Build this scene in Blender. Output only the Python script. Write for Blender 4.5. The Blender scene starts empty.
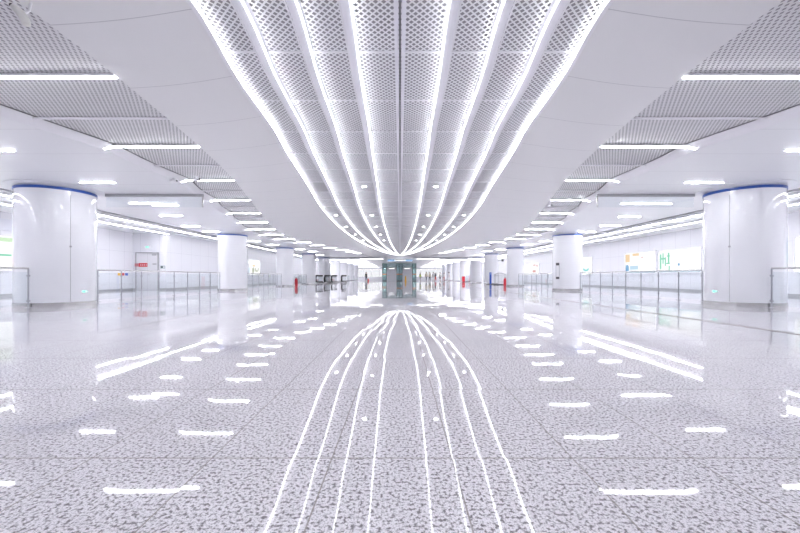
import bpy, bmesh, math, random
from mathutils import Vector, Matrix
random.seed(4)
SC = bpy.context.scene
COL = SC.collection
PI = math.pi

# ------------------------------------------------------------------ helpers
class MB:
    """collects geometry, then links it as ONE mesh object"""
    def __init__(s): s.v = []; s.f = []
    def quad(s, a, b, c, d):
        n = len(s.v); s.v += [tuple(a), tuple(b), tuple(c), tuple(d)]; s.f.append((n, n+1, n+2, n+3)); return s
    def box(s, x0, x1, y0, y1, z0, z1):
        n = len(s.v)
        s.v += [(x0,y0,z0),(x1,y0,z0),(x1,y1,z0),(x0,y1,z0),(x0,y0,z1),(x1,y0,z1),(x1,y1,z1),(x0,y1,z1)]
        for q in ((0,3,2,1),(4,5,6,7),(0,1,5,4),(1,2,6,5),(2,3,7,6),(3,0,4,7)): s.f.append(tuple(n+i for i in q))
        return s
    def grid(s, rows):
        n = len(s.v); w = len(rows[0])
        for r in rows: s.v += [tuple(p) for p in r]
        for i in range(len(rows)-1):
            for j in range(w-1):
                a = n+i*w+j; s.f.append((a, a+1, a+w+1, a+w))
        return s
    def tube(s, pts, r, seg=10, cap=True):
        pts = [Vector(p) for p in pts]
        rr = r if isinstance(r, (list, tuple)) else [r]*len(pts)
        n = len(s.v); up = None
        for i, p in enumerate(pts):
            t = (pts[min(i+1, len(pts)-1)]-pts[max(i-1, 0)]).normalized()
            if up is None:
                up = Vector((0,0,1)) if abs(t.z) < .9 else Vector((1,0,0))
            a = t.cross(up)
            if a.length < 1e-6: a = t.cross(Vector((0,1,0)))
            a.normalize(); b = a.cross(t).normalized(); up = b
            for k in range(seg):
                an = 2*PI*k/seg
                s.v.append(tuple(p+a*math.cos(an)*rr[i]+b*math.sin(an)*rr[i]))
        for i in range(len(pts)-1):
            for k in range(seg):
                k2 = (k+1) % seg
                s.f.append((n+i*seg+k, n+i*seg+k2, n+(i+1)*seg+k2, n+(i+1)*seg+k))
        if cap:
            s.f.append(tuple(n+k for k in range(seg))[::-1])
            s.f.append(tuple(n+(len(pts)-1)*seg+k for k in range(seg)))
        return s
    def lathe(s, prof, cx=0, cy=0, seg=48, cap=True):
        n = len(s.v)
        for (r, z) in prof:
            for k in range(seg):
                an = 2*PI*k/seg
                s.v.append((cx+r*math.cos(an), cy+r*math.sin(an), z))
        for i in range(len(prof)-1):
            for k in range(seg):
                k2 = (k+1) % seg
                s.f.append((n+i*seg+k, n+i*seg+k2, n+(i+1)*seg+k2, n+(i+1)*seg+k))
        if cap:
            s.f.append(tuple(n+k for k in range(seg))[::-1])
            s.f.append(tuple(n+(len(prof)-1)*seg+k for k in range(seg)))
        return s
    def ball(s, c, r, sx=1, sy=1, sz=1, seg=12, rings=8):
        prof = []
        n = len(s.v); c = Vector(c)
        for i in range(1, rings):
            th = PI*i/rings
            for k in range(seg):
                an = 2*PI*k/seg
                s.v.append((c.x+r*sx*math.sin(th)*math.cos(an), c.y+r*sy*math.sin(th)*math.sin(an), c.z-r*sz*math.cos(th)))
        s.v.append((c.x, c.y, c.z-r*sz)); s.v.append((c.x, c.y, c.z+r*sz)); b = len(s.v)-2; t = b+1
        for i in range(rings-2):
            for k in range(seg):
                k2 = (k+1) % seg
                s.f.append((n+i*seg+k, n+i*seg+k2, n+(i+1)*seg+k2, n+(i+1)*seg+k))
        for k in range(seg):
            k2 = (k+1) % seg
            s.f.append((b, n+k2, n+k)); s.f.append((t, n+(rings-2)*seg+k, n+(rings-2)*seg+k2))
        return s
    def prism(s, poly, axis, a0, a1):
        """extrude a 2-D polygon along axis x / y / z"""
        n = len(s.v); m = len(poly)
        for a in (a0, a1):
            for (u, w) in poly:
                s.v.append({'x': (a,u,w), 'y': (u,a,w), 'z': (u,w,a)}[axis])
        for i in range(m):
            j = (i+1) % m; s.f.append((n+i, n+j, n+m+j, n+m+i))
        s.f.append(tuple(range(n, n+m))[::-1]); s.f.append(tuple(range(n+m, n+2*m)))
        return s
    def build(s, name, mat, parent=None, smooth=False, bevel=0, loc=None):
        me = bpy.data.meshes.new(name); me.from_pydata(s.v, [], s.f); me.validate(); me.update()
        if not s.flat_shell:
            bm = bmesh.new(); bm.from_mesh(me); bmesh.ops.recalc_face_normals(bm, faces=bm.faces[:]); bm.to_mesh(me); bm.free()
        if smooth:
            for p in me.polygons: p.use_smooth = True
        me.materials.append(mat)
        o = bpy.data.objects.new(name, me); COL.objects.link(o)
        if bevel:
            b = o.modifiers.new('bevel', 'BEVEL'); b.width = bevel; b.segments = 2; b.limit_method = 'ANGLE'
        if smooth:
            try: me.set_sharp_from_angle(angle=math.radians(40))
            except Exception: pass
        if parent: o.parent = parent
        if loc: o.location = loc
        return o
    flat_shell = False

def tag(o, label=None, cat=None, group=None, kind=None):
    if label: o['label'] = label
    if cat: o['category'] = cat
    if group: o['group'] = group
    if kind: o['kind'] = kind
    return o
def thing(name, label, cat, loc=(0,0,0), rz=0, group=None):
    o = bpy.data.objects.new(name, None); COL.objects.link(o)
    o.location = loc; o.rotation_euler = (0,0,rz); o.empty_display_size = .1
    return tag(o, label, cat, group)
def copy_tree(o, parent=None):
    c = o.copy(); COL.objects.link(c)
    if parent: c.parent = parent
    for ch in list(o.children): copy_tree(ch, c)
    return c
def text_mesh(name, body, size, mat, parent, loc, rot, extrude=.004):
    cu = bpy.data.curves.new(name, 'FONT'); cu.body = body; cu.size = size; cu.extrude = extrude
    cu.align_x = 'CENTER'; cu.align_y = 'CENTER'
    t = bpy.data.objects.new(name, cu); COL.objects.link(t)
    dg = bpy.context.evaluated_depsgraph_get()
    me = bpy.data.meshes.new_from_object(t.evaluated_get(dg))
    COL.objects.unlink(t); bpy.data.objects.remove(t)
    me.materials.clear(); me.materials.append(mat)
    o = bpy.data.objects.new(name, me); COL.objects.link(o)
    o.location = loc; o.rotation_euler = rot; o.parent = parent
    return o
def interp(tab):
    xs = [a for a, b in tab]; ys = [b for a, b in tab]
    ms = []
    for i in range(len(xs)):
        a, b = max(i-1, 0), min(i+1, len(xs)-1)
        ms.append((ys[b]-ys[a])/(xs[b]-xs[a]))
    def f(x):
        x = min(max(x, xs[0]), xs[-1])
        i = 0
        while i < len(xs)-2 and x > xs[i+1]: i += 1
        h = xs[i+1]-xs[i]; t = (x-xs[i])/h
        return ((2*t**3-3*t*t+1)*ys[i]+(t**3-2*t*t+t)*h*ms[i]+(-2*t**3+3*t*t)*ys[i+1]+(t**3-t*t)*h*ms[i+1])
    return f
def frange(a, b, st):
    n = max(1, round((b-a)/st)); return [a+(b-a)*i/n for i in range(n+1)]

# ------------------------------------------------------------------ materials
def new(name):
    m = bpy.data.materials.new(name); m.use_nodes = True
    nt = m.node_tree; nt.nodes.clear()
    out = nt.nodes.new('ShaderNodeOutputMaterial')
    return m, nt, out
def plain(name, col, rough=.5, metal=0, spec=.5, coat=0):
    m, nt, out = new(name)
    p = nt.nodes.new('ShaderNodeBsdfPrincipled')
    p.inputs['Base Color'].default_value = (*col, 1); p.inputs['Roughness'].default_value = rough
    p.inputs['Metallic'].default_value = metal; p.inputs['Specular IOR Level'].default_value = spec
    p.inputs['Coat Weight'].default_value = coat; p.inputs['Coat Roughness'].default_value = .03
    nt.links.new(p.outputs[0], out.inputs[0])
    return m
def emit(name, col, st):
    m, nt, out = new(name)
    e = nt.nodes.new('ShaderNodeEmission'); e.inputs[0].default_value = (*col, 1); e.inputs[1].default_value = st
    nt.links.new(e.outputs[0], out.inputs[0]); return m
class NB:
    def __init__(s, nt): s.nt = nt
    def val(s, sock, v):
        if isinstance(v, (int, float)): sock.default_value = v
        else: s.nt.links.new(v, sock)
    def math(s, op, a, b=None, c=None):
        n = s.nt.nodes.new('ShaderNodeMath'); n.operation = op
        s.val(n.inputs[0], a)
        if b is not None: s.val(n.inputs[1], b)
        if c is not None: s.val(n.inputs[2], c)
        return n.outputs[0]
    def pos(s):
        g = s.nt.nodes.new('ShaderNodeNewGeometry'); x = s.nt.nodes.new('ShaderNodeSeparateXYZ')
        s.nt.links.new(g.outputs['Position'], x.inputs[0]); return g, x
    def joint(s, c, pitch, off, w):
        """1 on a joint line of width w every pitch"""
        t = s.math('DIVIDE', s.math('SUBTRACT', c, off), pitch)
        f = s.math('FRACT', t)
        d = s.math('MINIMUM', f, s.math('SUBTRACT', 1.0, f))
        return s.math('LESS_THAN', d, w*.5/pitch), s.math('FLOOR', t)
    def mix(s, f, a, b):
        n = s.nt.nodes.new('ShaderNodeMix'); n.data_type = 'RGBA'
        s.val(n.inputs[0], f)
        for k, q in ((6, a), (7, b)):
            if isinstance(q, tuple): n.inputs[k].default_value = (*q, 1)
            else: s.nt.links.new(q, n.inputs[k])
        return n.outputs[2]

def floor_material():
    m, nt, out = new('polished_granite'); b = NB(nt)
    g, x = b.pos()
    jx, cx = b.joint(x.outputs[0], .595, .258, .007)
    jy, cy = b.joint(x.outputs[1], 1.143, 1.874, .010)
    j = b.math('MAXIMUM', jx, jy)
    noi = nt.nodes.new('ShaderNodeTexNoise'); noi.inputs['Scale'].default_value = 62; noi.inputs['Detail'].default_value = 2.5
    nt.links.new(g.outputs['Position'], noi.inputs['Vector'])
    r = nt.nodes.new('ShaderNodeValToRGB'); nt.links.new(noi.outputs[0], r.inputs[0])
    e = r.color_ramp.elements
    e[0].position = .36; e[0].color = (.27,.25,.265,1)
    e[1].position = .51; e[1].color = (.94,.915,.95,1)
    q = e.new(.44); q.color = (.60,.585,.61,1)
    n2 = nt.nodes.new('ShaderNodeTexNoise'); n2.inputs['Scale'].default_value = 150; n2.inputs['Detail'].default_value = 1
    nt.links.new(g.outputs['Position'], n2.inputs['Vector'])
    r2 = nt.nodes.new('ShaderNodeValToRGB'); nt.links.new(n2.outputs[0], r2.inputs[0])
    e = r2.color_ramp.elements
    e[0].position = .36; e[0].color = (.62,.60,.61,1); e[1].position = .5; e[1].color = (1,1,1,1)
    mul = nt.nodes.new('ShaderNodeMix'); mul.data_type = 'RGBA'; mul.blend_type = 'MULTIPLY'; mul.inputs[0].default_value = 1
    nt.links.new(r.outputs[0], mul.inputs[6]); nt.links.new(r2.outputs[0], mul.inputs[7])
    # each tile a touch lighter or darker
    cmb = nt.nodes.new('ShaderNodeCombineXYZ'); nt.links.new(cx, cmb.inputs[0]); nt.links.new(cy, cmb.inputs[1])
    wn = nt.nodes.new('ShaderNodeTexWhiteNoise'); wn.noise_dimensions = '2D'; nt.links.new(cmb.outputs[0], wn.inputs['Vector'])
    jf = b.math('MULTIPLY', j, .8)
    colr = b.mix(jf, mul.outputs[2], (.34,.31,.29))
    # each tile laid a hair out of level
    sub = nt.nodes.new('ShaderNodeVectorMath'); sub.operation = 'SUBTRACT'; sub.inputs[1].default_value = (.5,.5,.5)
    nt.links.new(wn.outputs['Color'], sub.inputs[0])
    mu = nt.nodes.new('ShaderNodeVectorMath'); mu.operation = 'MULTIPLY'; mu.inputs[1].default_value = (.012,.006,0)
    nt.links.new(sub.outputs[0], mu.inputs[0])
    ad = nt.nodes.new('ShaderNodeVectorMath'); ad.operation = 'ADD'
    nt.links.new(g.outputs['Normal'], ad.inputs[0]); nt.links.new(mu.outputs[0], ad.inputs[1])
    no = nt.nodes.new('ShaderNodeVectorMath'); no.operation = 'NORMALIZE'; nt.links.new(ad.outputs[0], no.inputs[0])
    p = nt.nodes.new('ShaderNodeBsdfPrincipled')
    nt.links.new(colr, p.inputs['Base Color']); p.inputs['Roughness'].default_value = .03
    p.inputs['IOR'].default_value = 1.62
    nt.links.new(no.outputs[0], p.inputs['Normal'])
    nt.links.new(p.outputs[0], out.inputs[0]); return m

def mesh_material(name, px, py, t, col):
    """expanded metal: diamond holes you can see through"""
    m, nt, out = new(name); b = NB(nt)
    g, x = b.pos()
    u = b.math('DIVIDE', x.outputs[0], px); v = b.math('DIVIDE', x.outputs[1], py)
    fa = b.math('FRACT', b.math('ADD', u, v)); fb = b.math('FRACT', b.math('SUBTRACT', u, v))
    def strand(f): return b.math('LESS_THAN', b.math('MINIMUM', f, b.math('SUBTRACT', 1.0, f)), t*.5)
    s = b.math('MAXIMUM', strand(fa), strand(fb))
    p = nt.nodes.new('ShaderNodeBsdfPrincipled'); p.inputs['Base Color'].default_value = (*col, 1); p.inputs['Roughness'].default_value = .45
    tr = nt.nodes.new('ShaderNodeBsdfTransparent')
    mx = nt.nodes.new('ShaderNodeMixShader'); nt.links.new(s, mx.inputs[0]); nt.links.new(tr.outputs[0], mx.inputs[1]); nt.links.new(p.outputs[0], mx.inputs[2])
    nt.links.new(mx.outputs[0], out.inputs[0]); return m

def glass_material(name, tint, refl=.09):
    m, nt, out = new(name); b = NB(nt)
    tr = nt.nodes.new('ShaderNodeBsdfTransparent'); tr.inputs[0].default_value = (*tint, 1)
    gl = nt.nodes.new('ShaderNodeBsdfGlossy'); gl.inputs['Roughness'].default_value = .01
    lw = nt.nodes.new('ShaderNodeLayerWeight'); lw.inputs[0].default_value = .5
    fr = b.math('ADD', b.math('MULTIPLY', b.math('POWER', lw.outputs['Facing'], 5.0), .5), refl*.5)
    mx = nt.nodes.new('ShaderNodeMixShader'); nt.links.new(fr, mx.inputs[0])
    nt.links.new(tr.outputs[0], mx.inputs[1]); nt.links.new(gl.outputs[0], mx.inputs[2])
    nt.links.new(mx.outputs[0], out.inputs[0]); return m

def panel_material(name, col, jcol, axes, rough=.3, spec=.5, wob=0):
    """painted panels with thin joints: axes = [(axis, pitch, offset, width)]"""
    m, nt, out = new(name); b = NB(nt)
    g, x = b.pos(); j = None
    for (a, pitch, off, w) in axes:
        q, _ = b.joint(x.outputs[a], pitch, off, w)
        j = q if j is None else b.math('MAXIMUM', j, q)
    p = nt.nodes.new('ShaderNodeBsdfPrincipled')
    nt.links.new(b.mix(j, col, jcol), p.inputs['Base Color']); p.inputs['Roughness'].default_value = rough
    p.inputs['Specular IOR Level'].default_value = spec
    if wob:
        noi = nt.nodes.new('ShaderNodeTexNoise'); noi.inputs['Scale'].default_value = .9; noi.inputs['Detail'].default_value = 0
        nt.links.new(g.outputs['Position'], noi.inputs['Vector'])
        bp = nt.nodes.new('ShaderNodeBump'); bp.inputs['Strength'].default_value = wob; bp.inputs['Distance'].default_value = .05
        nt.links.new(noi.outputs[0], bp.inputs['Height']); nt.links.new(bp.outputs[0], p.inputs['Normal'])
    nt.links.new(p.outputs[0], out.inputs[0]); return m

LED = (.955,.965,1.0)
M = dict(
    floor=floor_material(),
    mesh=mesh_material('expanded_metal', .092, .098, .36, (.86,.86,.89)),
    mesh_side=mesh_material('expanded_metal_side', .067, .12, .50, (.80,.80,.82)),
    plenum=plain('plenum_grey', (.36,.36,.38), .9),
    band=panel_material('band_panels', (.82,.822,.83), (.58,.58,.60), [(1,1.41,2.8,.012)], .28, .4, .15),
    outer=panel_material('outer_panels', (.83,.84,.86), (.6,.6,.63), [(1,1.41,2.8,.012)], .28, .35, .08),
    wall=panel_material('wall_panels', (.80,.80,.84), (.55,.55,.60), [(1,1.25,.4,.012),(2,1.25,2.5,.010)], .25),
    wall_face=panel_material('wall_panels_face', (.80,.80,.84), (.55,.55,.60), [(0,1.25,.4,.012),(2,1.25,2.5,.010)], .25),
    white=plain('white_paint', (.86,.86,.89), .35),
    rib=plain('rib_white', (.90,.90,.95), .4),
    column=plain('column_enamel', (.88,.885,.92), .07, 0, .5, .3),
    blue=plain('blue_ring', (.03,.10,.42), .3),
    steel=plain('brushed_steel', (.62,.61,.60), .22, 1),
    postm=plain('post_steel', (.40,.41,.44), .3, 1),
    grey=plain('grey_metal', (.42,.42,.44), .4),
    dark=plain('dark_grey', (.10,.10,.11), .4),
    black=plain('black_rubber', (.015,.015,.018), .5),
    red=plain('red_paint', (.65,.02,.04), .35),
    green=plain('green_frame', (.20,.30,.29), .35),
    bluepaint=plain('blue_paint', (.02,.10,.55), .35),
    yellow=plain('yellow_plastic', (.90,.50,.02), .45),
    orange=plain('orange_band', (.80,.22,.06), .5),
    glass=glass_material('clear_glass', (.955,.975,.98)),
    greenglass=glass_material('green_glass', (.76,.85,.85)),
    smoke=glass_material('smoke_barrier_glass', (.97,.985,.99), .05),
    led=emit('led_white', LED, 8),
    led_thin=emit('led_line', LED, 5),
    led_rib=emit('led_rib', LED, 1.7),
    led_cove=emit('led_cove', LED, 1.9),
    led_far=emit('led_far', LED, 3),
    spot=emit('spot_white', LED, 5),
    screen=emit('screen_white', (.97,.98,1.0), .145),
    fill_white=emit('fill_white', (.95,.96,1.0), .115),  # glow of the added far-wall panels
    s_cyan=emit('screen_cyan', (.25,.80,.80), 0.105),
    s_green=emit('screen_green', (.35,.85,.62), 0.105),
    s_lime=emit('screen_lime', (.72,.95,.66), 0.116),
    s_orange=emit('screen_orange', (.98,.74,.48), 0.116),
    s_pink=emit('screen_pink', (.98,.42,.78), 0.111),
    s_blue=emit('screen_blue', (.30,.58,.88), 0.102),
    s_pale=emit('screen_pale', (.62,.82,.97), 0.116),
    s_red=emit('screen_red', (.85,.42,.42), 0.102),
    s_olive=emit('screen_olive', (.62,.66,.52), 0.102),
    exitgreen=emit('exit_green', (.35,1.0,.80), .17),
    hair=plain('black_hair', (.02,.016,.015), .6),
    brownhair=plain('brown_hair', (.16,.035,.03), .6),
    skin=plain('skin', (.62,.40,.30), .5),
    c_white=plain('white_cloth', (.80,.79,.80), .8),
    c_cream=plain('cream_cloth', (.76,.69,.55), .8),
    c_black=plain('black_cloth', (.02,.02,.025), .8),
    c_navy=plain('navy_cloth', (.03,.04,.10), .8),
    c_greyc=plain('grey_cloth', (.22,.22,.25), .8),
    c_vest=plain('yellow_green_vest', (.62,.85,.05), .7),
    c_red=plain('red_cloth', (.60,.07,.06), .7),
    c_pink=plain('rose_cloth', (.62,.34,.33), .8),
)

# ------------------------------------------------------------------ dimensions (metres; camera at the origin, looking along +Y)
W = interp([(-4,2.25),(4.07,2.31),(5.73,2.5),(7.69,2.62),(9.12,2.79),(10.7,2.93),(13,3.14),(15.9,3.43),(19.9,3.65),(24.8,3.74),(31.7,3.56),(39.5,2.93),(46,2.1),(50,1.35),(54,.30)])
INNER = interp([(-4,3.8),(3.76,3.88),(5.2,3.96),(8,4.3),(10.7,4.76),(13.6,5.43),(16.6,6.15),(19.6,6.85),(22.4,7.4),(25.4,7.8),(28.3,7.8),(31.3,7.2),(35.2,6.5),(40,5.4),(46,4.6),(54,4.0)])
OUT0 = interp([(-4,10.0),(2,8.5),(5,7.0),(6.4,6.45),(8,6.15),(10.7,6.1),(13.6,6.66),(16.6,7.4),(19.6,8.2),(22.4,8.9),(25.4,9.15),(28.3,9.1),(31.3,8.3),(35.2,7.5),(40,6.3),(46,5.2),(54,4.3)])
L0, LP = 5.3, 2.85            # first ceiling strip and pitch
def OUTER(y):
    t = ((y-L0)/LP) % 1.0
    return OUT0(y)+.14*math.sin(PI*t)
YN, YE, YF = -4.0, 54.0, 108.0
ZM, ZB, ZS, ZO, ZW = 4.0, 3.88, 3.70, 3.64, 3.78
XW, XL2, YR = 17.6, 15.4, 24.9
CX, CR = 10.75, .98
CY = [11.85, 24.3, 35.3, 44.5, 53.6, 62.7, 71.7, 81.0, 90.0]
ORD = ['first','second','third','fourth','fifth','sixth','seventh','eighth','ninth','tenth','eleventh','twelfth','thirteenth','fourteenth','fifteenth','sixteenth','seventeenth','eighteenth','nineteenth','twentieth']
SIDE = {-1: 'left', 1: 'right'}

# ------------------------------------------------------------------ setting
def struct(name, mb, mat, parent=None, **k):
    o = mb.build(name, mat, parent, **k)
    if parent is None: o['kind'] = 'structure'
    return o
fl = MB().quad((-XW-.3,YN-.2,0),(XW+.3,YN-.2,0),(XW+.3,YF+.2,0),(-XW-.3,YF+.2,0))
floor = struct('floor', fl, M['floor'])
g = MB().box(6.13, 6.24, YN, YF-1, -.01, .003)
struct('drain_strip', g, plain('drain_bronze', (.22,.19,.18), .45), floor)

struct('wall_right', MB().box(XW, XW+.2, YN, YF, 0, ZW+.6), M['wall'])
struct('wall_left', MB().box(-XW-.2, -XW, YN, YR+.2, 0, ZW+.6), M['wall'])
struct('wall_left_return', MB().box(-XW, -XL2, YR, YR+.2, 0, ZW+.6), M['wall_face'])
struct('wall_left_far', MB().box(-XL2-.2, -XL2, YR+.2, YF, 0, ZW+.6), M['wall'])
struct('wall_back', MB().box(-XW-.2, XW+.2, YF, YF+.2, 0, ZW+.6), M['wall_face'])
struct('wall_front', MB().box(-XW-.2, XW+.2, YN-.2, YN, 0, ZW+.6), M['wall_face'])
struct('baseboard_right', MB().box(XW-.02, XW, YN, YF, 0, .12), M['grey'])
struct('baseboard_left', MB().box(-XW, -XW+.02, YN, YR, 0, .12), M['grey'])
struct('baseboard_return', MB().box(-XW, -17.42, YR-.02, YR, 0, .12).box(-15.85, -XL2, YR-.02, YR, 0, .12), M['grey'])
struct('baseboard_left_far', MB().box(-XL2, -XL2+.02, YR, YF, 0, .12), M['grey'])

# ceiling: outer flat parts are the parent, the curved pieces are its parts
ys = frange(YN, YE, .20)
om = MB()
for s in (-1, 1):
    om.grid([[(s*(OUTER(y)+.26), y, ZO), (s*9.0 if OUTER(y) < 8.6 else s*(OUTER(y)+.5), y, ZO), (s*12.4, y, ZO)] for y in ys])
    om.grid([[(s*12.4, y, ZO), (s*12.4, y, ZW), (s*(XW+.1), y, ZW)] for y in (YN, YF)])
    om.grid([[(s*.0, y, 3.52), (s*12.4, y, 3.52)] for y in (YE+.6, YF)])
ceiling = struct('ceiling', om, M['outer'])
for s in (-1, 1):
    rows = []
    for y in ys:
        w, i = W(y), INNER(y); r = []
        for k in range(7):
            t = k/6; r.append((s*(w+(i-w)*t), y, ZB+(ZS-ZB)*t-.03*math.sin(PI*t)))
        rows.append(r)
    struct('curved_band', MB().grid(rows), M['band'], ceiling, smooth=True)
    # upstand hiding the edge of the mesh
    struct('band_edge', MB().grid([[(s*INNER(y), y, ZS), (s*INNER(y), y, ZS+.06)] for y in ys]), M['white'], ceiling, smooth=True)
    struct('mesh_panel', MB().grid([[(s*(INNER(y)-.05), y, ZS+.045), (s*(OUTER(y)-.045), y, ZS+.045)] for y in ys]), M['mesh_side'], ceiling)
    struct('fascia', MB().grid([[(s*OUTER(y), y, ZS+.04), (s*(OUTER(y)+.05), y, ZS-.01), (s*(OUTER(y)+.26), y, ZO)] for y in ys]), M['white'], ceiling, smooth=True)
    # thin bars between the mesh panels
    y = L0+LP/2
    while y < 50:
        struct('cross_bar', MB().box(*sorted((s*(INNER(y)-.02), s*(OUTER(y)+.02))), y-.02, y+.02, ZS, ZS+.025), M['white'], ceiling); y += LP
FR = [0, .26, .515, .77, 1.0]
for s in (-1, 1):
    for k in range(4):
        struct('mesh_gore', MB().grid([[(s*FR[k]*W(y), y, ZM), (s*FR[k+1]*W(y), y, ZM)] for y in ys]), M['mesh'], ceiling)
y = 5.20-1.43*5
while y < 52:
    struct('cross_bar', MB().box(-W(y), W(y), y-.018, y+.018, ZM-.02, ZM-.004), M['white'], ceiling); y += 1.43
struct('plenum', MB().quad((-XW,YN,4.35),(XW,YN,4.35),(XW,YF,4.35),(-XW,YF,4.35)), M['plenum'], ceiling)
# bulkhead where the ribbed vault ends
struct('bulkhead', MB().box(-12.4, 12.4, YE+.3, YE+.6, 3.50, 4.1), M['white'], ceiling)
for s in (-1, 1):
    struct('bulkhead_trim', MB().box(*sorted((s*1.9, s*7.2)), YE+.26, YE+.3, 3.50, 3.60), M['grey'], ceiling)
    struct('edge_strip', MB().box(*sorted((s*12.38, s*12.46)), YN, YF, ZO-.05, ZO+.01), M['grey'], ceiling)  # grey strip drawn as the dark line along the ceiling step
    struct('smoke_vent', MB().grid([[(s*(.79*W(y)), y, ZM-.012), (s*(.985*W(y)), y, ZM-.012)] for y in frange(12.4,13.75,.3)]), M['grey'], ceiling)
    struct('smoke_vent', MB().grid([[(s*(.62*W(y)), y, ZM-.012), (s*(.76*W(y)), y, ZM-.012)] for y in frange(12.4,13.75,.3)]), plain('vent_pale', (.6,.6,.63), .5), ceiling)

# ------------------------------------------------------------------ ribs and coves
def ribbon(pts, prof):
    """sweep a profile (dx, z) along the plan curve, dx across X"""
    return [[(x+dx, y, z) for (dx, z) in prof] for (x, y) in pts]
def rib(s, k):
    c = [(s*FR[k]*W(y), y) for y in ys]
    nm = {0: 'straight white centre rib running down the middle of the ribbed ceiling',
          1: 'innermost curved white ceiling rib just %s of the centre rib',
          2: 'middle curved white ceiling rib %s of the centre rib',
          3: 'outermost curved white ceiling rib on the %s, next to the glowing cove edge'}[k]
    t = thing('ceiling_rib', nm % SIDE[s] if k else nm, 'ceiling rib', (0,0,0), 0, 'white ceiling ribs')
    w = .075
    if k:
        rows = ribbon(c, [(-w,ZM),(-w*.7,ZB+.015),(w*.7,ZB+.015),(w,ZM)])
        MB().grid(rows).build('rib_body', M['rib'], t)
        MB().grid(ribbon(c, [(s*w*.72,ZB+.010),(s*(w*.76+.018),ZB+.014),(s*(w*.76+.018),ZB+.022),(s*w*.80,ZB+.026)])).build('outer_flange', M['white'], t)
        for q in (-s,):
            MB().grid(ribbon(c, [(q*w*.72,ZB+.008),(q*(w*.72+.015),ZB+.014),(q*(w*.76+.015),ZB+.022),(q*w*.76,ZB+.03)])).build('led_strip', M['led_rib'], t)
    else:
        MB().grid(ribbon(c, [(-.07,ZM),(-.07,ZB+.04),(-.018,ZB+.04),(-.018,ZM)])).build('rib_body', M['rib'], t)
        MB().grid(ribbon(c, [(.018,ZM),(.018,ZB+.04),(.07,ZB+.04),(.07,ZM)])).build('rib_body', M['rib'], t)
        MB().grid(ribbon(c, [(-.012,ZM-.02),(.012,ZM-.02)])).build('shadow_gap', M['grey'], t)
for s in (-1, 1):
    for k in (1, 2, 3): rib(s, k)
rib(1, 0)
for s in (-1, 1):
    t = thing('cove_light', 'glowing cove light along the %s edge of the ribbed ceiling' % SIDE[s], 'cove light', (0,0,0), 0, 'cove lights')
    c = [(s*W(y), y) for y in ys]
    MB().grid(ribbon(c, [(0,ZB-.005),(-s*.045,ZB+.0),(-s*.05,ZB+.02)])).build('cove_lip', M['white'], t, smooth=True)
    MB().grid(ribbon(c, [(-s*.05,ZB+.02),(-s*.076,ZB+.032)])).build('led_strip', M['led_cove'], t, smooth=True)
    MB().grid(ribbon(c, [(-s*.05,ZB+.022),(-s*.04,ZB+.075),(-s*.0,ZM+.01)])).build('cove_back', M['white'], t, smooth=True)

# ------------------------------------------------------------------ light strips
def strip(x0, x1, y, z, label, group, w=.05, tail=None, h=.03, mat='led'):
    t = thing('ceiling_light', label, 'ceiling light', ((x0+x1)/2, y, z), 0, group)
    a = (x1-x0)/2
    MB().box(-a-.01, a+.01, -w-.012, w+.012, 0, h).build('housing', M['white'], t)
    d = MB().box(-a, a, -w, w, -.008, 0)
    d.build('diffuser', M[mat], t)
    if tail:
        s, dx, dz = tail
        e = s*a
        MB().quad((e,-w,-.008),(e,w,-.008),(e+s*dx,w,dz),(e+s*dx,-w,dz)).build('end_diffuser', M['led'], t)
    return t
for s in (-1, 1):
    k = 0; y = L0
    while y < 48:
        a, b = s*(INNER(y)+.01), s*(OUTER(y)+.04)
        strip(min(a,b), max(a,b), y, ZS-.004, '%s long light strip from the front across the mesh band on the %s' % (ORD[k], SIDE[s]), 'light strips on the mesh bands', .027, (s,.20,-.052), .04)
        y += LP; k += 1
OL = {-1: [(8.37,9.5,8.2),(8.3,9.3,11.0),(9.0,10.1,14.1),(8.5,9.5,14.5),(9.8,10.8,17.0),(10.9,11.9,20.6),(11.0,12.0,23.0),(10.9,11.9,26.2),(10.8,11.8,29.3),(10.4,11.4,32.4),(9.6,10.6,38.2),(9.0,10.0,41.2),(9.6,10.6,47.5)],
      1: [(8.37,9.5,8.2),(8.3,9.4,11.0),(8.3,9.25,14.2),(9.3,10.2,14.2),(10.0,11.0,17.3),(10.8,11.9,20.4),(11.0,12.0,23.2),(10.9,11.9,26.2),(10.8,11.8,29.3),(10.4,11.4,32.4),(9.6,10.6,38.2),(9.0,10.0,41.2),(9.6,10.6,47.5)]}
for s in (-1, 1):
    for k, (a, b, y) in enumerate(OL[s]):
        strip(min(s*a,s*b), max(s*a,s*b), y, ZO-.012, '%s short light strip from the front on the flat white %s ceiling' % (ORD[k], SIDE[s]), 'short light strips', .019, None, .012)
for s in (-1, 1):
    for k, (X, y0, y1) in enumerate(((13.5, YN+.1, 107), (15.18, YN+.1, YR-.1 if s < 0 else 107))):
        t = thing('linear_light', 'long glowing light line along the %s wall ceiling, %s the wall' % (SIDE[s], 'farther from' if k == 0 else 'closer to'), 'linear light', (s*X,(y0+y1)/2,ZW-.11), 0, 'wall side light lines')
        L = (y1-y0)/2
        MB().box(-.06,.06,-L,L,0,.10).build('housing', M['white'], t)
        MB().box(-.036,.036,-L,L,-.01,0).build('diffuser', M['led_thin'], t)
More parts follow.
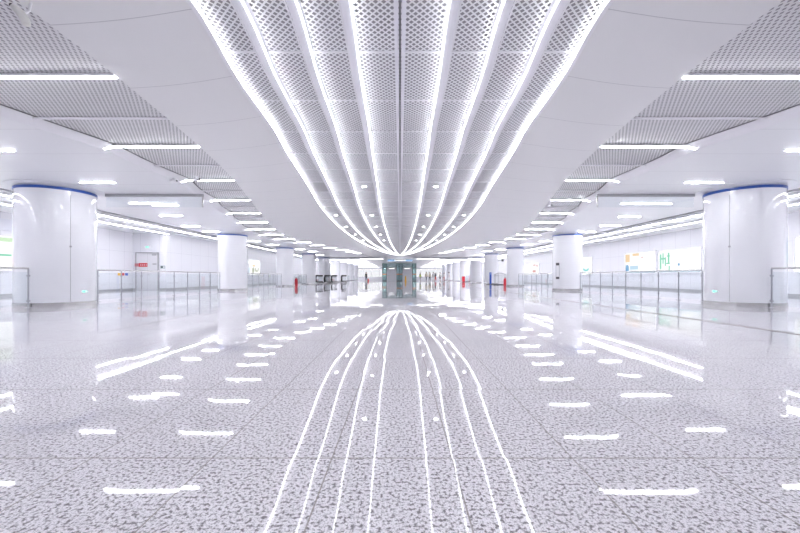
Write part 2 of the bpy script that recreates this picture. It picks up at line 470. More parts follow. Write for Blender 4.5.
# far hall: rows of strips beyond the bulkhead, last row added to brighten the end
k = 0
for y in (60, 67, 75, 84, 94, 104):
    for X in (-11.5, -7.5, 7.5, 11.5):
        c = {-11.5:'far left', -7.5:'near left', 7.5:'near right', 11.5:'far right'}[X]
        strip(X-1.9, X+1.9, y, 3.50, '%s distant light strip beyond the bulkhead, %s row' % (ORD[(60,67,75,84,94,104).index(y)], c), 'distant light strips', .12, None, .02, 'led_far')
for s in (-1, 1):
    strip(min(s*2.4,s*5.8), max(s*2.4,s*5.8), YE+1.3, 3.46, 'bright white light strip behind the bulkhead end of the ribbed ceiling, %s half' % SIDE[s], 'bulkhead light strips', .08, None, .055, 'led_far')
# downlights
for s in (-1, 1):
    rows = {'inner': (.39, (12.9, 18.9, 23.3, 27.7, 32.2)), 'outer': (.885, (18.9, 23.3, 27.7, 32.2))}
    for rn, (fr, yy) in rows.items():
        for k, y in enumerate(yy):
            t = thing('downlight', '%s round downlight from the front in the %s %s row of the ribbed ceiling' % (ORD[k], SIDE[s], rn), 'downlight', (s*fr*W(y), y, ZM-.035), 0, 'round downlights')
            MB().lathe([(.10,0),(.10,.03)], seg=20).build('trim_ring', M['white'], t)
            MB().lathe([(.075,-.006),(.075,.0)], seg=20).build('lens', M['spot'], t)

# ------------------------------------------------------------------ columns
def column():
    t = thing('column', '', 'column', (0,0,0), 0, 'round white columns')
    prof = [(CR,.13),(CR,3.47)]
    MB().lathe(prof, seg=96, cap=False).build('shaft', M['column'], t, smooth=True)
    MB().lathe([(CR-.03,0),(CR+.015,0),(CR+.015,.13),(CR-.03,.13)], seg=96, cap=False).build('plinth', M['steel'], t, smooth=True)
    MB().lathe([(CR-.02,3.47),(CR+.012,3.47),(CR+.012,3.55),(CR-.02,3.55)], seg=96, cap=False).build('blue_ring', M['blue'], t, smooth=True)['label'] = 'blue ring round the top of the column'
    MB().lathe([(CR-.04,3.55),(CR-.04,3.58),(CR+.2,3.63),(CR+.2,3.638)], seg=96, cap=False).build('collar', M['white'], t, smooth=True)
    return t
col0 = column(); first = True; COLS = {}
for s in (-1, 1):
    for k, y in enumerate(CY):
        o = col0 if first else copy_tree(col0); first = False
        o.location = (s*CX, y, 0)
        o.scale = (1,1,1) if k == 0 else (.9,.9,1) if k == 1 else (.82,.82,1)
        o['label'] = ('large white round column with a blue top ring, nearest on the %s' % SIDE[s]) if k == 0 else '%s white round column with a blue top ring from the front in the %s row' % (ORD[k], SIDE[s])
        COLS[(s,k)] = o
# seam, lock and small exit light on the nearest pair; fixtures turned to the hall
for s in (-1, 1):
    o = COLS[(s,0)]
    def at(deg, r): return (r*math.cos(math.radians(deg)), r*math.sin(math.radians(deg)))
    for deg in ((-30, 60) if s < 0 else (-150, 120)):
        x, y = at(deg, CR+.001)
        b = MB().box(-.004,.004,-.004,.004,.14,3.35).build('seam', M['grey'], o); b.location = (x,y,0)
    x, y = at(-30 if s < 0 else -150, CR)
    b = MB().lathe([(.03,-.01),(.03,.01)], seg=16).build('lock_cover', M['grey'], o); b.location = (x,y,1.8); b.rotation_euler = (PI/2,0,math.radians(60 if s < 0 else -60))
    # exit light
    dg = -8 if s < 0 else -172
    x, y = at(dg, CR+.012)
    e = thing('exit_light', 'small glowing green exit light low on the nearest %s column' % SIDE[s], 'exit sign', (s*-CX*-1+x, CY[0]+y, .44), math.radians(dg+90), 'low exit lights')
    MB().box(-.11,.11,-.006,.012,-.05,.05).build('plate', M['white'], e)
    m = MB()
    m.box(-.085,.02,-.010,-.006,-.032,.032)
    m.build('green_panel', M['exitgreen'], e)
    MB().prism([(.03,-.012),(.06,-.012),(.06,-.026),(.09,0),(.06,.026),(.06,.012),(.03,.012)], 'y', -.010, -.006).build('arrow', M['exitgreen'], e)
# hose cabinet handle panel on the second right column
t = thing('wall_bracket', 'tall pale panel with dark ends on the second right column', 'panel', (CX+.9*CR*math.cos(math.radians(-150)), CY[1]+.9*CR*math.sin(math.radians(-150)), 0), math.radians(-60))
MB().box(-.14,.14,-.05,.06,.75,1.75).build('panel', M['white'], t, bevel=.01)
MB().box(-.12,.12,-.07,-.05,1.60,1.76).build('end_cap', M['dark'], t)
MB().box(-.12,.12,-.07,-.05,.74,.88).build('end_cap', M['dark'], t)
MB().box(-.13,-.11,-.06,-.05,.9,1.6).box(.11,.13,-.06,-.05,.9,1.6).build('frame', M['postm'], t)

# ------------------------------------------------------------------ glass balustrades
def balustrade(X, y0, y1, label, spots=None, h=1.13, open_ends=True):
    t = thing('glass_balustrade', label, 'railing', (X, y0, 0), 0, 'glass balustrades')
    L = y1-y0; n = max(1, round(L/1.16)); st = L/n
    MB().tube([(0,0,h),(0,L,h)], .026, 12).build('handrail', M['steel'], t, smooth=True)
    p0 = None
    for i in range(n+1):
        m = MB().box(-.016,.016,-.012,.012,.0,h-.02).box(-.06,.06,-.06,.06,0,.012)
        m.box(-.03,.03,-.03,.03,.18,.22).box(-.03,.03,-.03,.03,.90,.94)
        p = m.build('post', M['postm'], t); p.location = (0, i*st, 0)
    for i in range(n):
        MB().box(-.006,.006, .03, st-.03, .07, h-.10).build('glass_panel', M['glass'], t).location = (0, i*st, 0)
    return t
def gap(k): return CY[k]-CR-.06, CY[k]+CR+.06
for s in (-1, 1):
    balustrade(s*(CX-.12), 5.2, gap(0)[0], 'short glass balustrade in front of the nearest %s column' % SIDE[s])
    balustrade(s*CX, 13.45, 22.55, 'glass balustrade between the first and second columns on the %s' % SIDE[s])
    balustrade(s*CX, gap(1)[1], gap(2)[0], 'glass balustrade between the second and third columns on the %s' % SIDE[s])
balustrade(-CX, gap(2)[1], gap(3)[0], 'glass balustrade between the third and fourth columns on the left')
balustrade(-CX, gap(6)[1], gap(7)[0], 'distant glass balustrade beyond the seventh column on the left')
balustrade(-CX, gap(7)[1], gap(8)[0], 'farthest glass balustrade beyond the eighth column on the left')
balustrade(CX, gap(4)[1], gap(5)[0], 'distant glass balustrade beyond the fifth column on the right')

# ------------------------------------------------------------------ smoke barriers
for s in (-1, 1):
    t = thing('smoke_barrier', 'hanging glass smoke barrier under the ceiling beside the nearest %s column' % SIDE[s], 'smoke barrier', (s*8.15, 12.55, 0), 0, 'smoke barriers')
    MB().box(-1.62,1.62,-.03,.03,3.55,3.638).build('rail', M['grey'], t)
    MB().box(-1.6,1.6,-.006,.006,3.20,3.55).build('pane', M['smoke'], t)
    MB().box(-.02,.02,-.012,.012,3.20,3.55).build('end_clip', M['steel'], t).location = (-s*1.6,0,0)

# ------------------------------------------------------------------ door in the left return wall
DX0, DX1 = -17.40, -15.87
d = MB()
d.box(DX0, DX0+.07, YR-.06, YR-.002, 0, 2.50).box(DX1-.07, DX1, YR-.06, YR-.002, 0, 2.50).box(DX0, DX1, YR-.06, YR-.002, 2.43, 2.50)
door = struct('door_1', d, plain('door_frame', (.45,.45,.47), .3, .6))
MB().box(DX0+.07, DX1-.07, YR-.03, YR-.004, .01, 2.43).build('door_leaf', plain('door_leaf', (.72,.72,.75), .35), door)
MB().box(-16.62,-16.61, YR-.034, YR-.03, .01, 2.43).build('leaf_joint', M['grey'], door)
MB().tube([(-16.52,YR-.034,1.05),(-16.52,YR-.09,1.05),(-16.52,YR-.09,1.0),(-16.40,YR-.09,1.0)], .014).build('door_handle', M['steel'], door)
MB().box(-16.30,-16.02,YR-.06,YR-.03,2.28,2.36).build('door_closer', M['grey'], door)
MB().box(-16.28,-16.02,YR-.036,YR-.03,1.70,1.74).build('small_plate', M['dark'], door)
t = thing('door_sign', 'red sign with white characters on the grey door', 'sign', (-16.90, YR-.035, 1.66))
MB().box(-.29,.29,-.012,0,-.12,.12).build('plate', M['red'], t)
m = MB()
for i in range(4):
    x = -.20+i*.125
    m.box(x,x+.09,-.016,-.012,.02,.04).box(x,x+.09,-.016,-.012,-.045,-.027).box(x+.036,x+.054,-.016,-.012,-.06,.06)
m.build('characters', M['c_white'], t)
t = thing('door_sign', 'narrow red notice on the door jamb left of the door', 'sign', (-17.37, YR-.065, 1.66))
MB().box(-.05,.18,-.012,0,-.10,.10).build('plate', plain('red_faded', (.55,.20,.24), .4), t)
MB().box(-.01,.14,-.016,-.012,.01,.03).box(-.01,.14,-.016,-.012,-.04,-.02).build('characters', M['c_pink'], t)
t = thing('exit_sign', 'glowing pale green exit sign above the grey door', 'exit sign', (-16.62, YR, 2.84))
MB().box(-.18,.18,-.04,0,-.08,.08).build('housing', M['white'], t)
MB().box(-.12,.12,-.044,-.04,-.045,.045).build('face', M['exitgreen'], t)
t = thing('wall_sign', 'small dark green sign right of the grey door', 'sign', (-15.62, YR, 1.52))
MB().box(-.15,.15,-.012,0,-.09,.09).build('plate', M['green'], t)
MB().box(-.12,-.01,-.016,-.012,-.05,.05).build('panel', M['dark'], t)
MB().box(.03,.12,-.016,-.012,-.04,.04).build('pictogram', M['c_white'], t)
t = thing('wall_sign', 'three coloured dots on the left wall near the grey door', 'sign', (-XW+.004, 24.0, 1.04))
for i, mt in enumerate(('yellow', 'red', 'bluepaint')):
    MB().box(0,.01,-.12,.12,-.08,.08).build('dot', M[mt], t, bevel=.003).location = (0, -.32+i*.32, 0)

# ------------------------------------------------------------------ advertising light boxes on the walls
def lightbox(s, X, y0, y1, z0, z1, label, art, group='advertising light boxes'):
    """art: list of (kind, u0,u1,v0,v1, material) with u from the left edge as seen, v from below, 0..1"""
    t = thing('light_box', label, 'light box', (s*X, (y0+y1)/2, (z0+z1)/2), 0, group)
    a, b = (y1-y0)/2, (z1-z0)/2
    def P(d): return -s*d
    fr = MB()
    for (q0,q1,r0,r1) in ((-a-.06,a+.06,b,b+.05),(-a-.06,a+.06,-b-.05,-b),(-a-.06,-a,-b,b),(a,a+.06,-b,b)):
        fr.box(*sorted((P(0),P(.10))), q0,q1,r0,r1)
    fr.build('frame', M['white'], t)
    MB().box(*sorted((P(0),P(.07))), -a,a,-b,b).build('screen', M['screen'], t)
    for (nm, mt, polys) in art:
        m = MB()
        for poly in polys:
            # u runs away from the camera on both walls' near edge: left wall u=0 is near end; right wall u=0 is far end
            pts = [((a-2*a*u) if s > 0 else (-a+2*a*u), -b+2*b*v) for (u, v) in poly]
            m.prism(pts, 'x', *sorted((P(.07),P(.078))))
        m.build(nm, M[mt], t)
    return t
def R(u0,u1,v0,v1): return [(u0,v0),(u1,v0),(u1,v1),(u0,v1)]
def disc(u, v, ru, rv, n=14): return [(u+ru*math.cos(2*PI*i/n), v+rv*math.sin(2*PI*i/n)) for i in range(n)]
def arc(u, v, ru, rv, w, a0, a1, n=10):
    o = [(u+ru*math.cos(a0+(a1-a0)*i/n), v+rv*math.sin(a0+(a1-a0)*i/n)) for i in range(n+1)]
    q = [(u+ru*w*math.cos(a0+(a1-a0)*i/n), v+rv*w*math.sin(a0+(a1-a0)*i/n)) for i in range(n+1)]
    return [[o[i],o[i+1],q[i+1],q[i]] for i in range(n)]
lightbox(-1, XW, 12.2, 17.2, 1.20, 2.65, 'light box with green letter strokes and a pink picture, behind the nearest left column',
    [('green_band','s_lime',[R(0,1,.86,.98)]), ('green_strokes','s_green',[R(.79,.83,.12,.78),R(.83,.97,.42,.48),R(.3,.34,.5,.9),R(.1,.3,.66,.72)]),
     ('pink_flower','s_pink',[disc(.35,.30,.16,.10)]), ('orange_shape','s_orange',[R(.16,.50,.03,.22)])])
lightbox(-1, XL2, 38.2, 41.4, 1.10, 2.65, 'light box with pale olive plants, seen beside the second left column',
    [('plants','s_olive',[disc(.42,.30,.07,.2),disc(.60,.34,.05,.14),R(.62,.80,.20,.30),R(.3,.34,.1,.45),disc(.83,.38,.05,.12)]), ('yellow_flowers','s_orange',[disc(.45,.6,.12,.07)]), ('pale_blue_side','s_pale',[R(0,.1,.08,.5)])])
lightbox(1, XW, 22.0, 25.6, 1.17, 2.60, 'light box with green letters and a small blue dot, right of its neighbour',
    [('green_letters','s_green',[R(.03,.07,.15,.85),R(.10,.13,.4,.9),R(.06,.16,.6,.68),R(.16,.19,.3,.7),R(.22,.29,.72,.78),R(.24,.28,.4,.9),R(.2,.29,.38,.44),R(.26,.29,.08,.3)]),
     ('blue_dot','s_blue',[disc(.51,.34,.025,.06)]), ('blue_footer','s_pale',[R(0,1,0,.10)])])
lightbox(1, XW, 25.9, 29.4, 1.17, 2.66, 'light box with an orange corner and blue lettering, left of its neighbour',
    [('orange_corner','s_orange',[R(.01,.16,.55,.95),R(.26,.48,.84,.97)]), ('blue_figure','s_blue',[disc(.07,.28,.06,.14),R(.01,.13,.03,.22)]), ('blue_panel','s_pale',[R(.17,.45,.16,.36)]), ('red_dot','s_red',[disc(.58,.75,.02,.04)]), ('blue_footer','s_pale',[R(.13,1,0,.10)])])
lightbox(1, XW, 34.5, 37.0, 1.10, 2.70, 'narrow light box with a teal smile arc beside the second right column',
    [('teal_arc','s_cyan',arc(.55,.42,.26,.24,.6,PI*1.12,PI*1.88))])
lightbox(1, XW, 47.6, 53.8, 1.15, 2.60, 'farthest light box on the right wall with red marks',
    [('red_marks','s_red',[R(.62,.80,.20,.40),disc(.72,.85,.08,.06),R(.84,.92,.7,.85)])])
lightbox(1, XW, 13.0, 16.75, 1.10, 2.62, 'light box with a blue and green seascape behind the nearest right column',
    [('sky','s_blue',[R(.05,.95,.52,.92)]), ('cloud','s_pale',[disc(.3,.62,.2,.08),disc(.62,.56,.2,.07)]), ('sea','s_cyan',[R(.05,.95,.26,.52)]), ('sand','s_lime',[R(.05,.95,.12,.22)])])
# large glowing panels added to brighten the far end, not real light boxes
for s in (-1, 1):
    t = thing('light_box', 'very wide added white fill panel on the far wall, %s of the lifts' % SIDE[s], 'light box', (s*8.2, YF, 1.85), 0, 'far wall fill panels')
    MB().box(-4.6,4.6,-.10,0,-1.15,1.35).build('frame', M['white'], t)
    for i in range(4):
        MB().box(-1.08,1.08,-.12,-.10,-1.05,1.25).build('screen', M['fill_white'], t).location = (-3.4+i*2.27,0,0)
# lettering sign high on the left wall
t = thing('letter_sign', 'glowing white letter sign above the light box on the left wall', 'sign', (-XW, 15.2, 3.20))
MB().box(0,.06,-2.0,2.0,-.26,.26).build('backing', plain('sign_pale', (.70,.71,.78), .4), t)
text_mesh('letters', 'EE1', .50, emit('letter_white', LED, .8), t, (.075, .95, 0), (PI/2, 0, PI/2))

# ------------------------------------------------------------------ hanging signs
def hung(name, x0, x1, y, z0, z1, ztop, mat, label, cat, th=.12, group=None):
    t = thing(name, label, cat, ((x0+x1)/2, y, z0), 0, group)
    a, h = (x1-x0)/2, z1-z0
    MB().box(-a,a,-th/2,th/2,0,h).build('housing', M['white'], t)
    MB().box(-a+.03,a-.03,-th/2-.01,-th/2,.03,h-.03).build('face', mat, t)
    for q in (-1, 1):
        MB().tube([(q*a*.7,0,h),(q*a*.7,0,ztop-z0)], .015, 8).build('hanger', M['steel'], t)
    return t
FS = emit('sign_blue_white', (.62,.82,1.0), .2)
hung('hanging_sign', -12.3,-10.5, 45.9+.6, 3.12,3.36, ZO, FS, 'glowing pale blue hanging sign by the fourth left column', 'hanging sign')
hung('hanging_sign', -1.85,-.80, 56.0, 3.12,3.42, 3.52, emit('sign_blue', (.36,.60,.95), .12), 'small blue hanging sign above the lifts, left one', 'hanging sign', .12, 'small blue hanging signs')
hung('hanging_sign', .80,1.85, 56.0, 3.12,3.42, 3.52, bpy.data.materials['sign_blue'], 'small blue hanging sign above the lifts, right one', 'hanging sign', .12, 'small blue hanging signs')
hung('hanging_sign', -.72,.75, 56.0, 3.18,3.40, 3.52, M['screen'], 'wide white hanging sign between the two small blue signs', 'hanging sign')
hung('hanging_sign', 9.3,11.6, 51.6, 3.10,3.40, ZO, emit('sign_white', LED, .8), 'bright white hanging sign beside the fifth right column', 'hanging sign')

# ------------------------------------------------------------------ lifts at the far end
t = thing('lift_enclosure', 'green framed glass lift enclosure with two white doorways in the far centre', 'lift', (-.1, 75, 0))
FX = [-3.35,-2.70,-2.35,-.65,-.05,.55,2.35,2.70,3.25]
def gpost(x, w=.06): return MB().box(x-w,x+w,-.06,.06,0,3.50).build('frame_post', M['green'], t)
for x in (-3.35,-2.55,-.62,0,.62,2.55,3.25): gpost(x, .075)
for z, hh in ((3.38,.12),(2.72,.08),(2.30,.06)):
    MB().box(-3.4,3.3,-.05,.05,z,z+hh).build('cross_beam', M['green'], t)
for i in range(6):   # braces in the header
    x = -3.3+i*1.1
    MB().tube([(x,0,2.76),(x+.55,0,3.40),(x+1.1,0,2.76)], .035, 6).build('header_brace', M['green'], t)
MB().box(-3.35,3.25,1.2,1.22,0,3.45).build('glass_panel', M['greenglass'], t)
for (a, b) in ((-3.30,-2.6),(-.56,.56),(2.6,3.2)):
    MB().box(a,b,-.012,.012,.05,3.38).build('glass_panel', M['greenglass'], t)
for c in (-1.55, 1.55):
    f = MB().box(c-.95,c-.72,-.12,.10,0,2.70).box(c+.72,c+.95,-.12,.10,0,2.70).box(c-.95,c+.95,-.12,.10,2.25,2.70).build('door_surround', M['white'], t)
    for q in (-1, 1):
        MB().box(min(0,q*.70),max(0,q*.70),0,.03,.02,2.22).build('lift_door', plain('lift_door', (.78,.79,.82), .3), t).location = (c,0,0)
    MB().box(c-.6,c+.6,-.14,-.12,2.38,2.55).build('lift_display', M['screen'], t)
for (a, b) in ((-3.40,-2.5),(-.66,.66),(2.5,3.30)):
    MB().box(a,b,-.085,-.065,1.28,1.42).build('orange_band', M['orange'], t)
    MB().box(a,b,-.09,.09,0,.12).build('kerb', M['dark'], t)
t = thing('wet_floor_sign', 'small yellow floor sign standing before the right lift door', 'floor sign', (1.05, 71.5, 0))
for q in (-1, 1):
    MB().prism([(-.17,0),(.17,0),(.10,.95),(-.10,.95)], 'y', -.012, .012).build('board', M['yellow'], t)
    t.children[-1].location = (0, q*.11, 0); t.children[-1].rotation_euler = (q*.115, 0, 0)
MB().box(-.08,.08,-.03,.03,.93,.97).build('hinge', M['orange'], t)

# ------------------------------------------------------------------ escalators on the left
def escalator(x0, x1, y, label):
    t = thing('escalator', label, 'escalator', ((x0+x1)/2, y, 0), 0, 'escalators')
    a = (x1-x0)/2
    for q in (-1, 1):
        X = q*(a-.12)
        pts = [(X, 4.0, 1.0), (X, .35, 1.0)]
        for i in range(1, 9):
            an = PI/2+PI*i/8
            pts.append((X, .35+.42*math.cos(an), .58+.42*math.sin(an)))
        pts.append((X, 4.0, .16))
        MB().tube(pts, .11, 10).build('handrail', M['black'], t, smooth=True)
        MB().prism([(.30,.20),(4.0,.20),(4.0,.95),(.35,.95),(.1,.82),(.0,.58),(.1,.32)], 'x', X-.012, X+.012).build('glass_side', M['glass'], t)
        MB().box(X-.16,X+.16,.0,4.0,0,.18).build('skirt', M['steel'], t, bevel=.02)
    MB().box(-a+.2,a-.2,-.5,.7,0,.02).build('landing_plate', M['grey'], t)
    m = MB()
    for i in range(8): m.box(-a+.28,a-.28,.7+i*.4,1.1+i*.4,.0,.03-.002*i)
    m.build('steps', M['grey'], t)
escalator(-10.85,-9.5, 48.2, 'escalator landing with black handrails, nearer to the left columns')
escalator(-9.35,-7.75, 51.0, 'escalator landing with black handrails, nearer to the hall centre')

# ------------------------------------------------------------------ small floor objects
def extinguisher(x, y, label):
    t = thing('fire_extinguisher', label, 'fire extinguisher', (x, y, 0), 0, 'red fire extinguishers')
    MB().lathe([(.0,0),(.13,0),(.14,.03),(.14,.55),(.11,.66),(.04,.72),(.04,.76)], seg=20).build('cylinder', M['red'], t, smooth=True)
    MB().box(-.03,.03,-.10,.05,.76,.80).box(-.02,.02,-.12,.02,.83,.85).build('valve_handle', M['dark'], t)
    MB().tube([(0.03,0,.78),(.15,-.02,.72),(.17,-.03,.4),(.16,-.03,.2)], .015, 8).build('hose', M['black'], t)
extinguisher(-10.05, 36.6, 'red fire extinguisher beside the third left column')
extinguisher(10.55, 38.0, 'red fire extinguisher behind the third right column')
t = thing('fire_box', 'red hydrant cabinet standing before the sixth right column', 'fire box', (10.25, 61.0, 0))
MB().box(-.22,.22,-.15,.15,.05,.92).build('body', M['red'], t, bevel=.015)
MB().box(-.19,.19,-.165,-.15,.10,.88).build('door', plain('red_door', (.72,.03,.05), .3), t)
MB().box(-.22,.22,-.15,.15,0,.05).build('base', M['dark'], t)
MB().tube([(.14,-.165,.45),(.14,-.19,.45),(.14,-.19,.6),(.14,-.165,.6)], .01, 8).build('handle', M['steel'], t)
t = thing('info_post', 'slim blue information post before the fourth right column', 'post', (10.15, 42.4, 0))
MB().box(-.11,.11,-.06,.06,.04,1.36).build('panel', M['bluepaint'], t, bevel=.01)
MB().box(-.20,.20,-.15,.15,0,.04).build('foot', M['dark'], t)
MB().box(-.07,.07,-.066,-.06,1.12,1.26).build('notice', plain('pale_blue', (.3,.45,.8), .4), t)
# barred steel barrier
t = thing('steel_barrier', 'grey barred steel barrier with an arched top behind the third right column', 'barrier', (10.75, 40.6, 0))
arcp = [(-.65+1.3*i/10, 0, 1.08+.20*math.sin(PI*i/10)) for i in range(11)]
MB().tube(arcp, .045, 8).build('top_rail', M['grey'], t, smooth=True)
MB().box(-.66,.66,-.03,.03,.95,1.0).build('cross_rail', M['postm'], t)
MB().box(-.70,.70,-.10,.10,0,.09).build('base', M['dark'], t)
for i in range(9):
    x = -.62+i*.155; z = 1.08+.20*math.sin(PI*(x+.65)/1.3)
    MB().tube([(0,0,.09),(0,0,z)], .028, 8).build('bar', M['grey'], t).location = (x,0,0)

# ------------------------------------------------------------------ cameras under the ceiling
def cctv(name, label, loc, rz, drop, size=1):
    t = thing(name, label, 'security camera', loc, rz, 'security cameras')
    MB().lathe([(.05,-.012),(.05,0)], seg=16).build('ceiling_plate', M['white'], t)
    MB().tube([(0,0,0),(0,0,-drop)], .018, 10).build('arm', M['white'], t)
    MB().box(-.05*size,.05*size,-.15*size,.15*size,-drop-.09*size,-drop).build('body', M['white'], t, bevel=.012)
    MB().box(-.035*size,.035*size,-.155*size,-.15*size,-drop-.075*size,-drop-.015*size).build('lens', M['black'], t)
    return t
cctv('security_camera', 'small white security camera under the third left light strip', (-5.68,10.55,ZS), math.radians(70), .06, .75)
cctv('security_camera', 'small white security camera on the fascia beside the third left light strip', (-6.35,10.6,ZO+.02), math.radians(75), .05, .75)
cctv('security_camera', 'white security camera on a long drop pole under the right mesh band', (5.25,13.2,ZS), 0, .30, .7)
t = thing('security_camera', 'white curved security camera at the top left edge of the mesh band', 'security camera', (-3.81,3.80,3.62), 0, 'security cameras')
MB().tube([(-.09,0,.0),(-.075,0,-.01),(-.03,.0,-.045),(.005,.01,-.09),(.025,.02,-.14),(.035,.02,-.175),(.038,.02,-.185)], [.018,.03,.037,.04,.042,.034,.018], 14).build('body', plain('camera_white', (.82,.82,.78), .3), t, smooth=True)
MB().ball((-.093,-.005,.006), .017).build('lens', M['black'], t, smooth=True)
MB().tube([(.0,.01,-.08),(.02,.06,-.01),(.02,.08,.09)], .012, 10).build('mount', M['white'], t, smooth=True)
t = thing('security_camera', 'dark security camera on an arm at the side of the fourth right column', 'security camera', (11.95, 44.1, 2.80), 0, 'security cameras')
MB().tube([(-.26,.2,.20),(0,.0,.20),(0,0,.12)], .025, 10).build('arm', M['white'], t)
MB().box(-.09,.09,-.18,.12,-.14,.12).build('body', M['dark'], t, bevel=.02)

# ------------------------------------------------------------------ people, far away
def skin_obj(name, chains, mat, parent, sub=1):
    """one skinned mesh from chains of (point, radius); chains that share a point are joined"""
    verts, rad, edges, idx, roots = [], [], [], {}, []
    for ch in chains:
        prev = None
        for (p, r) in ch:
            key = tuple(round(c, 4) for c in p)
            if key not in idx:
                idx[key] = len(verts); verts.append(p); rad.append(r)
                if prev is None: roots.append(idx[key])
            if prev is not None and prev != idx[key]: edges.append((prev, idx[key]))
            prev = idx[key]
    me = bpy.data.meshes.new(name); me.from_pydata(verts, edges, []); me.update()
    o = bpy.data.objects.new(name, me); COL.objects.link(o)
    sk = o.modifiers.new('skin', 'SKIN')
    if not me.skin_vertices: me.attributes.new('skin', 'FLOAT', 'POINT')
    for i, r in enumerate(rad):
        sv = me.skin_vertices[0].data[i]; sv.radius = (r, r); sv.use_root = i in roots
    s = o.modifiers.new('sub', 'SUBSURF'); s.levels = sub; s.render_levels = sub
    dg = bpy.context.evaluated_depsgraph_get()
    m2 = bpy.data.meshes.new_from_object(o.evaluated_get(dg))
    COL.objects.unlink(o); bpy.data.objects.remove(o)
    m2.name = name; m2.materials.clear(); m2.materials.append(mat)
    for p in m2.polygons: p.use_smooth = True
    o = bpy.data.objects.new(name, m2); COL.objects.link(o); o.parent = parent
    return o
def person(x, y, rz, H, label, top, bottom, hair, stride=.12, skirt=False, arm=.1, vest=None, bend=0.0):
    t = thing('person', label, 'person', (x, y, 0), rz, 'distant people')
    k = H/1.7
    V = lambda a, b, c: (a*k, (b+(bend*(c-.9) if c > .9 else 0))*k, c*k)
    pel = V(0,0,.93)
    ch = [[(pel,.13*k),(V(0,0,1.12),.125*k),(V(0,0,1.32),.14*k),(V(0,0,1.42),.075*k),(V(0,-.01,1.48),.052*k),(V(0,-.02,1.56),.085*k),(V(0,-.015,1.63),.095*k),(V(0,-.01,1.68),.06*k)]]
    legs, arms = [], []
    for s in (-1, 1):
        st = s*stride
        leg = [(pel,.13*k),(V(s*.09,0,.86),.095*k),(V(s*.10,st*.5-.02,.48),.062*k),(V(s*.10,st,.09),.042*k),(V(s*.10,st-.06,.04),.04*k),(V(s*.105,st-.17,.03),.03*k)]
        armc = [(V(0,0,1.32),.14*k),(V(s*.17,0,1.38),.06*k),(V(s*.22,.02-s*arm*.4,1.10),.045*k),(V(s*.23,-.08-s*arm,.88),.033*k)]
        hand = [(V(s*.23,-.08-s*arm,.88),.033*k),(V(s*.235,-.10-s*arm,.82),.034*k)]
        ch += [leg, armc, hand]
        legs.append(leg); arms.append(armc)
        for f, (dx, ln) in enumerate(((-.024,.07),(-.008,.08),(.008,.075),(.024,.06))):
            b = V(s*.235,-.10-s*arm+dx,.80); e = V(s*.23,-.105-s*arm+dx,.80-ln*.55); e2 = V(s*.222,-.11-s*arm+dx,.80-ln)
            ch.append([(b,.009*k),(e,.0085*k),(e2,.008*k)])
        ch.append([(V(s*.23,-.125-s*arm,.84),.010*k),(V(s*.222,-.155-s*arm,.80),.009*k),(V(s*.215,-.16-s*arm,.765),.008*k)])
    skin_obj('body', ch, M['skin'], t)
    g = .014
    tops = [[(V(0,0,.80),.175*k),(V(0,0,.92),.185*k),(V(0,0,1.06),.18*k),(V(0,0,1.20),.175*k),(V(0,0,1.32),.175*k),(V(0,0,1.42),.10*k)]]
    for a in arms: tops.append([(p, r+g) for (p, r) in a[:3]] if a else [])
    tops = [tops[0]]+[[(V(0,0,1.32),.175*k)]+c[1:] for c in tops[1:]]
    skin_obj('shirt', tops, top, t)
    if vest: skin_obj('vest', [[(V(0,0,.88),.20*k),(V(0,0,1.02),.20*k),(V(0,0,1.15),.20*k),(V(0,0,1.27),.20*k),(V(0,0,1.38),.15*k)]], vest, t)
    if skirt:
        MB().lathe([(.15*k,1.0*k),(.19*k,.75*k),(.24*k,.48*k),(.225*k,.48*k),(.14*k,.98*k)], seg=20, cap=False).build('skirt', bottom, t, smooth=True)
    else:
        skin_obj('trousers', [[(V(0,0,1.04),.13*k),(V(0,0,.95),.16*k)]]+[[(V(0,0,.95),.16*k)]+[(p, r+g*1.4) for (p, r) in l[1:4]] for l in legs], bottom, t)
    MB().ball(V(0,.012,1.645), .112*k, .92, 1.0, .98).build('hair', hair, t, smooth=True)
    sh = MB()
    for s in (-1, 1):
        st = s*stride; c = V(s*.105, st-.10, .035); sh.ball(c, .05*k, .95, 2.4, .72)
    sh.build('shoes', M['c_black'], t, smooth=True)
    # face
    fc = MB()
    for s in (-1, 1): fc.ball(V(s*.034,-.108,1.595), .012*k)
    fc.build('eyes', M['black'], t)
    MB().ball(V(0,-.118,1.565), .016*k, .8, 1.1, 1.3).build('nose', M['skin'], t)
    MB().ball(V(0,-.105,1.525), .02*k, 1.2, .4, .35).build('mouth', M['c_pink'], t)
    return t
person(-6.35, 71.0, 2.6, 1.72, 'lone person in black standing left of the lifts', M['c_black'], M['c_navy'], M['hair'])
person(3.95, 74.0, 1.2, 1.62, 'person in a yellow green vest beside the lifts', M['c_black'], M['c_black'], M['hair'], .05, False, .1, M['c_vest'])
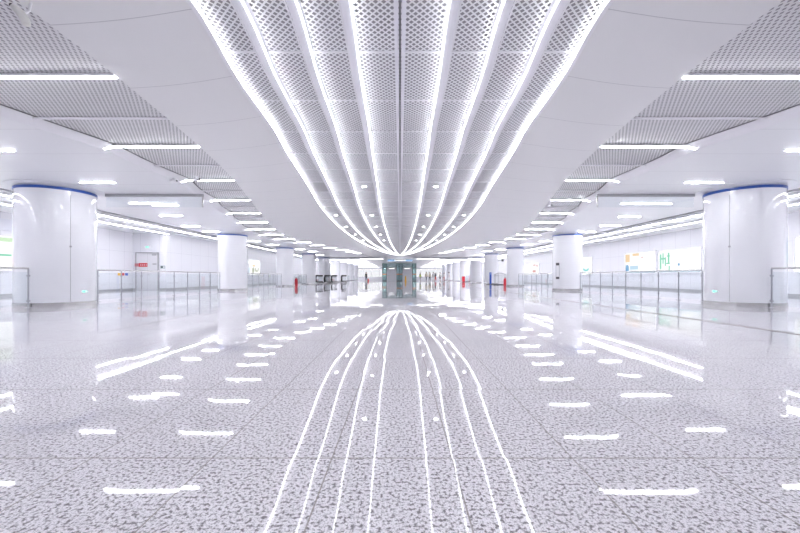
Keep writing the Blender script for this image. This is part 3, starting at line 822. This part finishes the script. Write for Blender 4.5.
person(5.05, 72.5, .4, 1.80, 'person in a cream top, left one of the pair beside the vest wearer', M['c_cream'], M['c_greyc'], M['hair'], .14)
person(5.75, 73.2, -.5, 1.72, 'person in a cream top and black trousers, right one of the pair', M['c_cream'], M['c_black'], M['hair'], .10)
person(6.45, 73.0, 2.9, 1.76, 'person all in white in the middle of the group', M['c_white'], M['c_white'], M['hair'], .16)
person(7.00, 74.4, -1.2, 1.60, 'person in a navy top and red trousers behind the others', M['c_navy'], M['c_red'], M['hair'], .10)
person(7.65, 72.2, 1.0, 1.66, 'person in a white top and dark skirt', M['c_white'], M['c_greyc'], M['hair'], .08, True)
person(8.45, 72.6, -.8, 1.60, 'person with reddish brown hair and rose trousers', M['c_white'], M['c_pink'], M['brownhair'], .14)
person(9.15, 70.6, 2.2, 1.74, 'person in white with black hair at the right end of the group', M['c_white'], M['c_white'], M['hair'], .18)
t = thing('shoulder_bag', 'red bag beside the lone person in black', 'bag', (-5.95, 70.95, 0))
MB().box(-.14,.14,-.08,.08,.0,.42).build('bag_body', M['c_red'], t, bevel=.03)
MB().tube([(-.09,0,.42),(-.07,0,.58),(.07,0,.58),(.09,0,.42)], .014, 8).build('strap', M['c_red'], t)

# ------------------------------------------------------------------ world, camera, view
w = bpy.data.worlds.new('world'); SC.world = w; w.use_nodes = True
w.node_tree.nodes['Background'].inputs[0].default_value = (.9,.93,1,1); w.node_tree.nodes['Background'].inputs[1].default_value = .3
cd = bpy.data.cameras.new('camera'); cam = bpy.data.objects.new('camera', cd); COL.objects.link(cam)
cam.location = (0,0,.9); cam.rotation_euler = (PI/2,0,0)
cd.sensor_width = 36; cd.lens = 36*378/800; cd.shift_y = 10/800; cd.clip_start = .05; cd.clip_end = 400
SC.camera = cam
vs = SC.view_settings
vs.view_transform = 'Standard'; vs.look = 'None'; vs.gamma = 1; vs.exposure = 3.05; vs.use_curve_mapping = False
SC.cycles.max_bounces = 14; SC.cycles.diffuse_bounces = 8; SC.cycles.glossy_bounces = 6; SC.cycles.transparent_max_bounces = 24
SC.cycles.use_denoising = True
